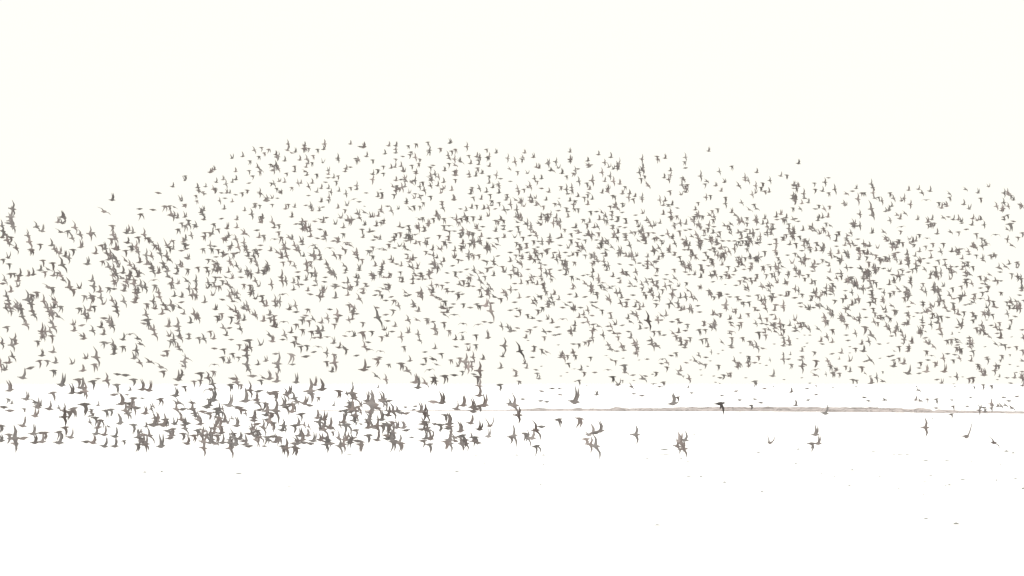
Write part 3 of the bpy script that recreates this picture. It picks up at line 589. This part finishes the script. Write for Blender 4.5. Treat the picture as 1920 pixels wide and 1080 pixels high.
(1280, 390, 396, 550, 8.2, """
15,9k+ 10,13s 12,15s 22,9d 30,8s 35,10s 34,13 18,18k 20,21d 3,18u 29,19c 28,23d 24,25d 35,21g 3,25g 8,24g 15,30s 10,32s 17,34 20,38k
20,42k 24,31a 26,35g 34,28u 33,37k 32,33d 41,27d 40,32s 47,20s 51,20d 54,18s 53,24s 53,28s 65,14k 66,15u 63,13 72,11d 72,17d 55,5 59,8
82,14k 84,16s 72,24g 84,24g 62,28u 65,27d 70,26 75,29u 81,29k 87,32s 86,37k 83,40s 92,12u 90,18u 95,17u 95,21s 101,18d 97,28k 101,23k
93,30 105,10u 106,13g 112,12d 110,7u 116,11u 115,13d 124,13s 127,12 130,15g 119,18d 119,23d 123,26k 124,24u 123,31k 121,29 135,25u 145,22k
149,24k 153,11u 157,11u 163,10u 152,14 161,17d 158,23d 159,25s 154,29u 166,20s 164,31s 175,27d 173,30d 172,37u 173,43g 190,17d 189,28s
186,31s 184,36s 184,34c 187,40s 182,42u 191,40 2,37k 7,42u 4,42g 1,40 2,47g 6,47u 9,47 40,40k 37,38 45,37g 52,37g 58,37g 65,36k 67,37d
60,41s 65,42g 73,34k 75,36k 71,37 73,41k 72,46d 77,38s 58,46s 47,44 42,46k 45,53k+ 47,55d 48,50 52,49s 33,47k 25,50d 36,49d 39,53 28,54d
12,54k 9,54d 15,56s 104,35d 105,40c 98,41g 104,48c 105,50d 92,49d 112,33d 113,36u 116,30d 131,32d 120,41u 127,40d 138,38k 137,35d 141,40
143,44k 143,47d 136,42 150,39d 152,42s 157,44k 156,48u 150,48u 134,48g 118,53g 126,51d 107,56d 24,59g 33,60k 34,63 29,65g 31,57 20,64d
21,69u 22,70 6,66k 8,68d 8,64c 2,66 3,72g 7,75g 13,75u 20,78u 35,71d 33,75d 37,75s 31,76 44,64u 51,66d 49,72d 48,75d 59,71u 43,77d 52,79u
52,77s 57,75g 63,57k 64,61k 66,64u 62,66g 68,64 70,56d 75,55u 76,57u 83,57k+ 88,55g 77,62d 77,66d 69,69g 75,68d 90,66d 91,69 96,64a 98,66d
104,66s 109,62u 107,69k 108,72d 112,66s 123,62u 130,55s 135,58k 139,57s 137,60k 142,57g 147,65k 148,63u 152,63g 157,58d 162,61s 164,65u
166,51c 166,53 171,55s 175,51u 184,52k 185,54 177,58k+ 184,67s 189,67g 94,75d 100,74d 103,77s 83,75d 83,79u 119,72d 118,75 126,68s 127,70
131,75k 135,76g 141,75d 137,79d 127,77g 146,71g 165,72u 164,79s 166,81 176,75k 173,79 188,78k+ 184,83k 190,84 71,81k 69,78d 76,79d 77,82d
81,82u 64,82d 34,83g 4,84d 20,90u 19,88 48,86g- 60,87g 71,90k 6,93s 29,93d 31,95s 41,95 88,88s 91,89s 95,89k 100,87s 97,93s 119,94d 106,84u
115,85u 117,83d 145,85u 148,82d 126,91s 130,93s 149,95k 158,95s 160,94d 168,85d 170,88s 167,92k 165,93 161,90 183,93g 190,95s"""),
(1600, 390, 396, 550, 8.4, """
7,7s 41,14s 21,8s+ 58,6s 49,8 52,12u 72,13u 88,13u 101,11s 107,10g 112,13u 118,13u 121,15u 122,17 134,12u 139,14v 143,13u 133,19u 147,19c
169,10d 173,8d 169,13g 176,18d* 180,15g 2,19k+ 7,20s 21,28u 54,21a 53,26d 34,27s 37,33s 38,37u 36,35 42,40s 45,43k 47,45k 49,38d 51,36d
55,39d 63,35v 66,38k 70,37u 68,41d 74,30d 83,34a 86,18k 87,21u 91,17d 94,29u 109,27s 118,27d 127,24g 138,29d 144,34d 147,36d 160,30a
173,24s 173,35c 185,33d 190,28d 178,42s 147,41k 150,40a 89,40d 101,40d 81,43d 136,45k 134,43u 87,48g 5,35g 13,41k 12,40 18,43u 2,42g
27,45v 7,47k 7,51c 11,48d 14,52k 15,55d 6,58u 20,52s 25,53d 29,56d 30,59d 30,57k 36,55d 40,57s 38,60u 45,53d 46,51d 50,50g 48,58s 53,63u
17,61d 60,52ut 61,56c 62,58k 69,54u 74,49u 74,59k 79,57g 84,62g 87,56u 61,63d 70,63s 73,65g 95,59d 98,49s 110,49u 116,47k 118,50u 122,46a
118,52 129,49s 130,52g 138,53d 122,57u 103,58g 103,64s 110,66g 116,66g 126,63k 128,65s 134,66d 122,69u 124,66 107,68d 111,70k 110,73u
146,59s 145,57 154,53d 159,53k 175,63u 171,66s 165,68s 163,67 184,61d 184,67u 24,68k+ 24,67d 28,67d 8,68s* 11,72k 16,73k+ 13,78k+ 17,77
34,68g 40,71u 44,75g 50,75k 55,75g 53,69a 55,70 66,69d 70,68s 62,72g 80,69s 92,66d 91,73k 93,76k 98,73s 86,79u 87,75 127,74k 131,75s
125,76 109,80u 142,77d 148,82u 150,80 153,75s 165,72g 178,74d 184,77s 188,78k 128,82k 133,85s 127,84 161,82k 166,82g 145,85g 149,86s 151,89d
2,85k 3,88k 20,83k 25,84d 20,88s 46,84u 45,82 64,84s 64,82u 78,85d 10,90k 7,91s 17,90g 20,93d 30,91g 34,95s 40,86u 50,91s 52,94g 45,94d
61,94k+ 58,89s 77,92s 81,94s 92,90k 95,93k+ 101,88u 90,92 111,90d 121,88d 123,96k+ 145,95d 150,94g 143,90g 152,88d 189,90u 189,93 166,95d"""),
(320, 700, 727, 900, 15.5, """
5,25u 45,18a 9,33s 10,37k 24,33g 24,40s 47,30u+ 43,36u 65,36u+p#I1 84,31u+ 89,19s 96,30u 98,33s 99,20g 116,20k 112,22 133,22u 130,24s
157,20c+ 158,23g 170,18u+m#I2 189,20d 183,36u- 139,28s 142,32g 137,35 150,34u 156,36g 166,27d- 36,43g 27,45s 28,48s 40,38g 43,45d 52,40d+
54,50dp+ 55,60cp 53,44 58,40s- 77,39d 81,41g 84,45s- 75,38 100,41g 107,34d 108,42u 107,47u 118,42s+ 113,45 130,38d 127,36 136,43u 134,35g
146,46d 149,45g- 191,43g- 4,57u 15,58u 12,52s 18,56 33,57u 31,52 16,62s 14,68d 60,54 64,56u- 74,59u#I3 69,51s- 93,50u 93,53u 97,57g 104,61s
109,52d 111,54s 115,56 125,64u 127,59s 143,58u 139,59 150,58s- 155,60s- 165,50u 167,55c 175,60k 172,52u 170,62g 180,62s 190,58s- 2,63g 1,70u
30,64d 37,65s 35,69 45,68k 48,62u 46,74c 52,70d 57,67u 70,68d 67,75 88,68g 94,67k 92,63u 98,69g 108,72d 115,71g 118,77u 122,72d 145,70u
148,75u 154,70u 160,76u 168,75u 175,74k 182,66d- 189,73s 18,79u#I4 26,70d 37,77c 37,84c 44,78 50,79s 58,78u 66,78s 67,84c 73,77k 70,72s 84,80u
88,82g 82,76g 96,75s 99,72d 105,82g- 110,75s 126,82d 130,84c 138,80k 139,83d 142,76s 150,78g 157,79g 175,80c 180,79g 190,82s"""),
(640, 700, 727, 900, 15.5, """
6,23s- 11,26k 10,33 18,38d 22,35s- 29,31ut#J1 33,34c* 37,36s* 46,33k 53,31g 40,39g 7,41k 4,42d 16,42s 15,47k 14,53s 32,44c 31,52s 33,58k
45,52u 51,42s- 52,47 58,43s 63,42s 66,44g 72,38g- 73,45 83,37g- 81,41g- 57,55d 62,61u 53,61k 58,67s 70,61u 73,64g 40,59c 46,59 22,57g- 5,58d+
2,55 16,64d 32,69g- 30,70 40,75u 54,72k 51,70 56,77k 65,78c#J2 67,79 18,76g+ 22,77d 8,75 21,80d 2,80c 4,75 10,78 13,73g 79,72g- 103,32g+p
113,33u+#J3 129,40u 137,36u 147,38u 148,43u 155,25u 160,36u+ 152,40g 155,37 93,44cb 89,43 96,47s 91,57up 94,58k 90,63g 97,64s 105,57a 121,57u+
117,47d 120,62g 122,60 145,56u#J4 155,63um#J5 167,59v#J6 165,71up#J7 134,65u 136,70d 133,71 146,72u- 150,72d 153,78g 149,76s 92,76d 95,73u
100,74u 99,80d 121,75u 122,79c 128,76s 136,80c 140,79s 139,75 118,77 127,72s 111,58 190,34s 191,72d"""),
(960, 700, 727, 900, 16.5, """
70,32u+t#K1 181,34u+p#K2 2,36s+#K3 7,47cb#K4 52,52d#K5 76,51d#K6 99,65u#K7 91,67up 94,67g 86,69sp 83,74dp 88,80c 94,82s+#K8 139,69c#K9
2,70c#K10 15,68d 18,73sp#K11 22,73up 27,64sb 33,60g 27,82d#K12 190,79s 188,76up 186,82s 191,85up 95,24u- 53,17a- 33,20g- 45,17g- 12,29g-
32,31g- 39,32g- 54,24g- 137,23g- 146,25g- 186,27d-"""),
(1280, 700, 727, 900, 16.0, """
1,85s 2,75u 98,78v#L1 149,69u#L2 152,79u#L3 145,79d 160,45u#L4 42,34db+#L5 44,25a- 77,36d- 127,36u- 122,21u- 64,30g- 81,29g- 88,33g- 7,16k- 10,22g-
60,20g- 92,17g- 102,15g- 150,14u- 169,16g- 140,17g- 150,24g- 141,30g-"""),
(1600, 700, 727, 900, 15.5, """
81,61c#M8 127,71l+#M9 158,78sm#M10 73,19s- 70,30u- 75,31s- 83,29d- 93,29d- 111,30a- 132,27a- 143,39v- 146,40k- 159,33k- 166,37s- 171,36s- 178,39s- 155,39-
184,26g- 175,31g- 169,27g- 112,37- 110,46d- 35,30s- 93,39g- 128,37g- 12,27g- 17,31g-"""),
]

BY_HAND = {
 'TL1': 'grey wader banking steeply, upper wing curved back, topmost at the left edge',
 'TL2': 'lone wader banking with long slanting wings, above the flock near the upper left',
 'TL3': 'large wader with one tall raised wing, in the gap at the left end of flock',
 'A1': 'broad grey wader banking across the left part of the flock above the open gap',
 'B1': 'dark wader banking with wings straight up and down, left part of the low band',
 'B2': 'large wader with wings swept down, in the left low band beside smaller birds',
 'B3': 'wader with a very tall raised wing, standing clear in the left low band',
 'B4': 'wader with broad raised wings alone at the foot of the left low band',
 'M1': 'large wader with wings swept down, atop a column of birds left of centre',
 'M2': 'wader with spread upright wings, just above the low band and left of centre',
 'M3': 'large wader with pale drooping wings, alone above the left half of the low band',
 'M4': 'dark plump wader gliding with wings level, beside a wader with drooping wings',
 'M5': 'large wader with tall narrow raised wings, near the left above the low band',
 'M6': 'wader with a long level body and wings swept down, left, above the low band',
 'M7': 'slim wader gliding flat with a long pointed body, just above the low band',
 'E1': 'largest wader of the flock, long wings slanting across its body, left of centre',
 'E2': 'large pale wader banking with spread wings in the middle of the flock',
 'E3': 'wader banking with broad wings in open space, middle of the flock',
 'E4': 'large wader with wings straight up and down, in clear air left of the dark pair',
 'E5': 'large wader with broad wings raised, alone below the largest bird, left of centre',
 'E6': 'large wader with wings spread level and drooping tips, above the dark trio',
 'E7': 'dark plump wader turning in the clear gap below the middle of the flock',
 'E8': 'dark wader banking above the right end of the low band, level with dark row',
 'E9': 'first of the big waders in the dark level row above the low band',
 'E10': 'second of the big waders in the dark level row, wings hanging down',
 'E11': 'wader gliding flat at the right end of the dark level row above low band',
 'E12': 'wader with one tall narrow raised wing, just under the dark level row',
 'E13': 'wader with wings swept down, alone above the left tip of the mud spit',
 'F1': 'darkest wader in the photo, pointed wings spread like a star, right of centre',
 'F2': 'dark wader banking with spread wings, just below the centre of the flock',
 'F3': 'broad wader banking beside another, under the darkest star-shaped bird',
 'F4': 'wader with wings swept down in clear air below the darkest star-shaped bird',
 'F5': 'dark wader with drooping wings, low in the flock right of centre',
 'G1': 'lone wader with raised wing in the clear air above the right mud spit',
 'H1': 'large wader banking with wings upright, in the right part of the flock',
 'H2': 'wader with long raised wings, alone in the gap low in the right flock',
 'H3': 'large pale wader with wings raised, low in the right part of the flock',
 'H4': 'wader with broad raised wings near the bottom of the right part of flock',
 'R1': 'large grey wader banking with spread wings, upper right of the flock',
 'I1': 'wader with pale raised wings in the top of the low band, left of centre',
 'I2': 'wader with broad dark raised wings, alone on top of the low band',
 'I3': 'wader with both wings in a V, in the white gap inside the low band',
 'I4': 'wader with raised wings at the lower left foot of the low band',
 'J1': 'large wader with the tallest raised wing of the low band, in its thickest clump',
 'J2': 'wader banking with swept wings at the lower edge of the low band',
 'J3': 'wader with a tall broad raised wing, just right of the thickest low clump',
 'J4': 'wader with raised wings between two others at the right end of the low band',
 'J5': 'wader with dark raised wings at the right end of the low band',
 'J6': 'wader with both wings lifted in a V at the right tip of the low band',
 'J7': 'rearmost wader with raised pale wings at the lower right tip of the low band',
 'K1': 'lone wader with one tall raised wing, over the left part of the mud spit',
 'K2': 'wader with pale raised wings, just above the middle of the mud spit',
 'K3': 'dark wader banking over the left end of the mud spit',
 'K4': 'dark wader with upright wings, just below the left end of the mud spit',
 'K5': 'left one of two waders with hanging wings just under the mud spit',
 'K6': 'right one of two waders with hanging wings just under the mud spit',
 'K7': 'topmost wader of the small trio over open water, wings raised',
 'K8': 'lowest wader of the small trio over open water, wings slanting across',
 'K9': 'lone wader banking over open water between the trio and the pair',
 'K10': 'wader with upright wings at the left of the loose clump past the low band',
 'K11': 'pale wader banking in the middle of the loose clump right of the low band',
 'K12': 'lowest wader of the loose clump right of the low band, wings hanging',
 'L1': 'lone wader with both wings in a V low over open water, right of centre',
 'L2': 'upper one of two waders with raised wings over open water at the right',
 'L3': 'lower one of two waders with raised wings over open water at the right',
 'L4': 'wader with raised wings crossing the lower edge of the mud spit',
 'L5': 'dark wader with hanging wings crossing in front of the mud spit',
 'M8': 'star-shaped wader with long wings spread wide, under the right mud spit',
 'M9': 'wader seen from behind, one wing level and one lifted, far right over water',
 'M10': 'small dark wader turning low over the water, rightmost below the mud spit',
}
BY_HAND = {k: v for k, v in BY_HAND.items()}
WINGS = {'u': 'wings raised high', 'v': 'wings in a V', 'd': 'wings swept down', 'c': 'wings upright',
         's': 'wings slanting across', 'g': 'wings level', 'a': 'wings arched', 'l': 'one wing lifted', 'x': 'wings slanting across'}

SCALE = {'+': 1.3, '*': 1.5, '^': 1.75, '-': 0.58}
SIZE_UP = 1.17
birds = []
for (ox, oy, y0, y1, base, text) in TILES:
    for w in text.split():
        m = re.fullmatch(r'(\d+),(\d+)([uvdcsgaklx]?)([-+*^tpbm]*)(?:#(\w+))?', w)
        px, py = ox + int(m[1]) * 10 / 6, oy + int(m[2]) * 10 / 6
        code, marks, key = m[3], m[4], m[5]
        if not (y0 <= py < y1):
            continue
        reps = 1
        if code == 'k':
            reps = (6 if '+' in marks else 3) if base < 12 else 3
            marks = marks.replace('+', '')
        for r in range(reps):
            c = code
            if code in ('', 'k'):
                c = RNG.choice('uuddsscg')
            size = base * (SIZE_UP if base < 14 else 1.14) * RNG.uniform(.92, 1.1)
            for ch, f in SCALE.items():
                if ch in marks:
                    size *= f
            jx = jy = 0.0
            if reps > 1:
                jx, jy = RNG.uniform(-.5, .5) * base, RNG.uniform(-.45, .45) * base
            birds.append(dict(px=px + jx, py=py + jy, code=c, size=size, marks=marks, key=key if r == 0 else None))

birds.sort(key=lambda q: (q['key'] is None, -q['size']))
N_OWN = 300
own, rest = birds[:N_OWN], birds[N_OWN:]


def rotation(yaw, pitch, roll):
    return Matrix.Rotation(R(yaw), 4, 'Z') @ Matrix.Rotation(-R(pitch), 4, 'Y') @ Matrix.Rotation(-R(roll), 4, 'X')


def placement(q):
    depth = FOC * LEN / q['size']
    p = at(q['px'], q['py'], depth)
    if p.z < 0.35:                                  # never into the water
        depth *= (CAM_H - 0.35) / (CAM_H - p.z)
        p = at(q['px'], q['py'], depth)
    return p


# ---- the 300 that show largest: objects of their own, sharing meshes between alike attitudes
POOL = {}
VARIANTS = {'u': 14, 'd': 12, 's': 12, 'c': 8, 'g': 6, 'a': 4, 'v': 3, 'l': 1, 'x': 4}


def pooled(code):
    lst = POOL.setdefault(code, [])
    if len(lst) < VARIANTS[code]:
        ps, yaw, pitch, roll = make_pose(code, RNG, 0.75)
        P, T = shape(RINGS_HI, NS_HI, WR_HI, ST_HI, ps)
        me = bpy.data.meshes.new('wader')
        me.from_pydata(P, [], F_HI)
        me.materials.append(M_BIRD)
        me.polygons.foreach_set('use_smooth', [True] * len(me.polygons))
        ca = me.color_attributes.new('plumage', 'FLOAT_COLOR', 'POINT')
        colr = np.ones((len(P), 4), np.float32)
        colr[:, :3] = np.array(T)[:, None] * UPPER[None, :]
        ca.data.foreach_set('color', colr.ravel())
        me.update()
        lst.append((me, yaw, pitch, roll))
        return lst[-1]
    return RNG.choice(lst)


ORD = ('', 'second', 'third', 'fourth', 'fifth', 'sixth', 'seventh', 'eighth', 'ninth', 'tenth', 'eleventh', 'twelfth',
       'thirteenth', 'fourteenth', 'fifteenth', 'sixteenth', 'seventeenth', 'eighteenth', 'nineteenth', 'twentieth')


def zone(q):
    """Part of the picture a bird stands out in, in words."""
    if q['py'] > 722 and q['px'] < 945:
        y = q['py']
        if y > 822: return 'along the lower edge of low band'
        if y > 805: return 'just inside the low band\'s lower edge'
        if y > 788: return 'below the middle of low band'
        if y > 770: return 'across the middle of low band'
        if y > 748: return 'in the upper low band'
        return 'on top of the low band'
    if q['py'] > 765:
        return 'over the open water'
    side = 'left' if q['px'] < 640 else ('middle' if q['px'] < 1280 else 'right')
    h = 'lower' if q['py'] > 640 else ('central' if q['py'] > 500 else 'upper')
    return 'in the ' + h + ' ' + side + ' flock'


def shade(q):
    return 'pale' if 'p' in q['marks'] else ('dark' if 'b' in q['marks'] else 'grey')


sets = {}
for q in own:
    if not q['key']:
        sets.setdefault((zone(q), q['code'], shade(q)), []).append(q)
for (z, c, sh), lst in sets.items():
    lst.sort(key=lambda q: q['px'])
    n = len(lst)
    for i, q in enumerate(lst):
        if n == 1:
            place = 'large'
            q['auto'] = f"large {sh} wader, {WINGS[c]}, {z}"
        else:
            i2, side = (i, 'left') if i < (n + 1) // 2 else (n - 1 - i, 'right')
            place = (ORD[i2] + ' from ' + side) if i2 else side + 'most'
            q['auto'] = f"{sh} wader, {WINGS[c]}, {place} {z}"
for q in own:
    me, yaw, pitch, roll = pooled(q['code'])
    o = bpy.data.objects.new('wader', me)
    COL.objects.link(o)
    rot = rotation(yaw + RNG.uniform(-6, 6), pitch + RNG.uniform(-5, 5), roll + RNG.uniform(-6, 6))
    sc = 1.0
    M = Matrix.Translation(placement(q)) @ rot
    if 't' in q['marks']:
        M = M @ Matrix.Diagonal((1, 1.1, 1.3, 1))
    o.matrix_world = M
    tone = (1.0, 1.0, 1.0)
    for k_, t_ in TONES.items():
        if k_ in q['marks']:
            tone = t_
    v = RNG.uniform(.8, 1.35)
    warm = RNG.uniform(-.03, .10)                    # some birds browner than others
    o.color = (tone[0] * v * (1 + warm), tone[1] * v, tone[2] * v * (1 - warm * .3), 1)
    lab = BY_HAND[q['key']] if q['key'] else q['auto']
    o['label'] = lab
    o['category'] = 'bird'
    low = q['py'] > 722
    o['group'] = 'waders flying low over the water' if low else 'larger waders in the airborne flock'

# ---- the thousands of smaller ones: one mesh
fl_len = np.array([len(f) for f in F_LO])
fl_idx = np.array([i for f in F_LO for i in f])
VS, CS, LI, LL = [], [], [], []
off = 0
for q in rest:
    ps, yaw, pitch, roll = make_pose(q['code'], RNG, 0.75 if q['px'] < 640 else 0.4)
    P, T = shape(RINGS_LO, NS_LO, WR_LO, ST_LO, ps)
    P = np.array(P)
    M = np.array(Matrix.Translation(placement(q)) @ rotation(yaw, pitch, roll))
    if 't' in q['marks']:
        P = P * np.array((1, 1.1, 1.3))
    VS.append(P @ M[:3, :3].T + M[:3, 3])
    tone = np.array(TONES['p'] if 'p' in q['marks'] else (TONES['b'] if 'b' in q['marks'] else (1, 1, 1)))
    cc = np.ones((len(P), 4))
    cc[:, :3] = np.array(T)[:, None] * UPPER * tone * RNG.uniform(.75, 1.4) * np.array((1 + RNG.uniform(-.03, .09), 1, 1))
    CS.append(cc)
    LI.append(fl_idx + off)
    LL.append(fl_len)
    off += len(P)
VS, CS, LI, LL = np.concatenate(VS), np.concatenate(CS), np.concatenate(LI), np.concatenate(LL)
me = bpy.data.meshes.new('flock_of_waders')
me.vertices.add(len(VS))
me.vertices.foreach_set('co', VS.astype(np.float32).ravel())
me.loops.add(len(LI))
me.loops.foreach_set('vertex_index', LI.astype(np.int32))
me.polygons.add(len(LL))
me.polygons.foreach_set('loop_start', np.concatenate(([0], np.cumsum(LL)[:-1])).astype(np.int32))
me.polygons.foreach_set('loop_total', LL.astype(np.int32))
me.update(calc_edges=True)
me.validate()
ca = me.color_attributes.new('plumage', 'FLOAT_COLOR', 'POINT')
ca.data.foreach_set('color', CS.astype(np.float32).ravel())
me.materials.append(M_BIRD)
flock = bpy.data.objects.new('flock_of_waders', me)
COL.objects.link(flock)
flock['kind'] = 'stuff'
flock['label'] = 'thousands of small grey waders in a dense cloud above the water'
flock['category'] = 'bird flock'
print('birds', len(birds))
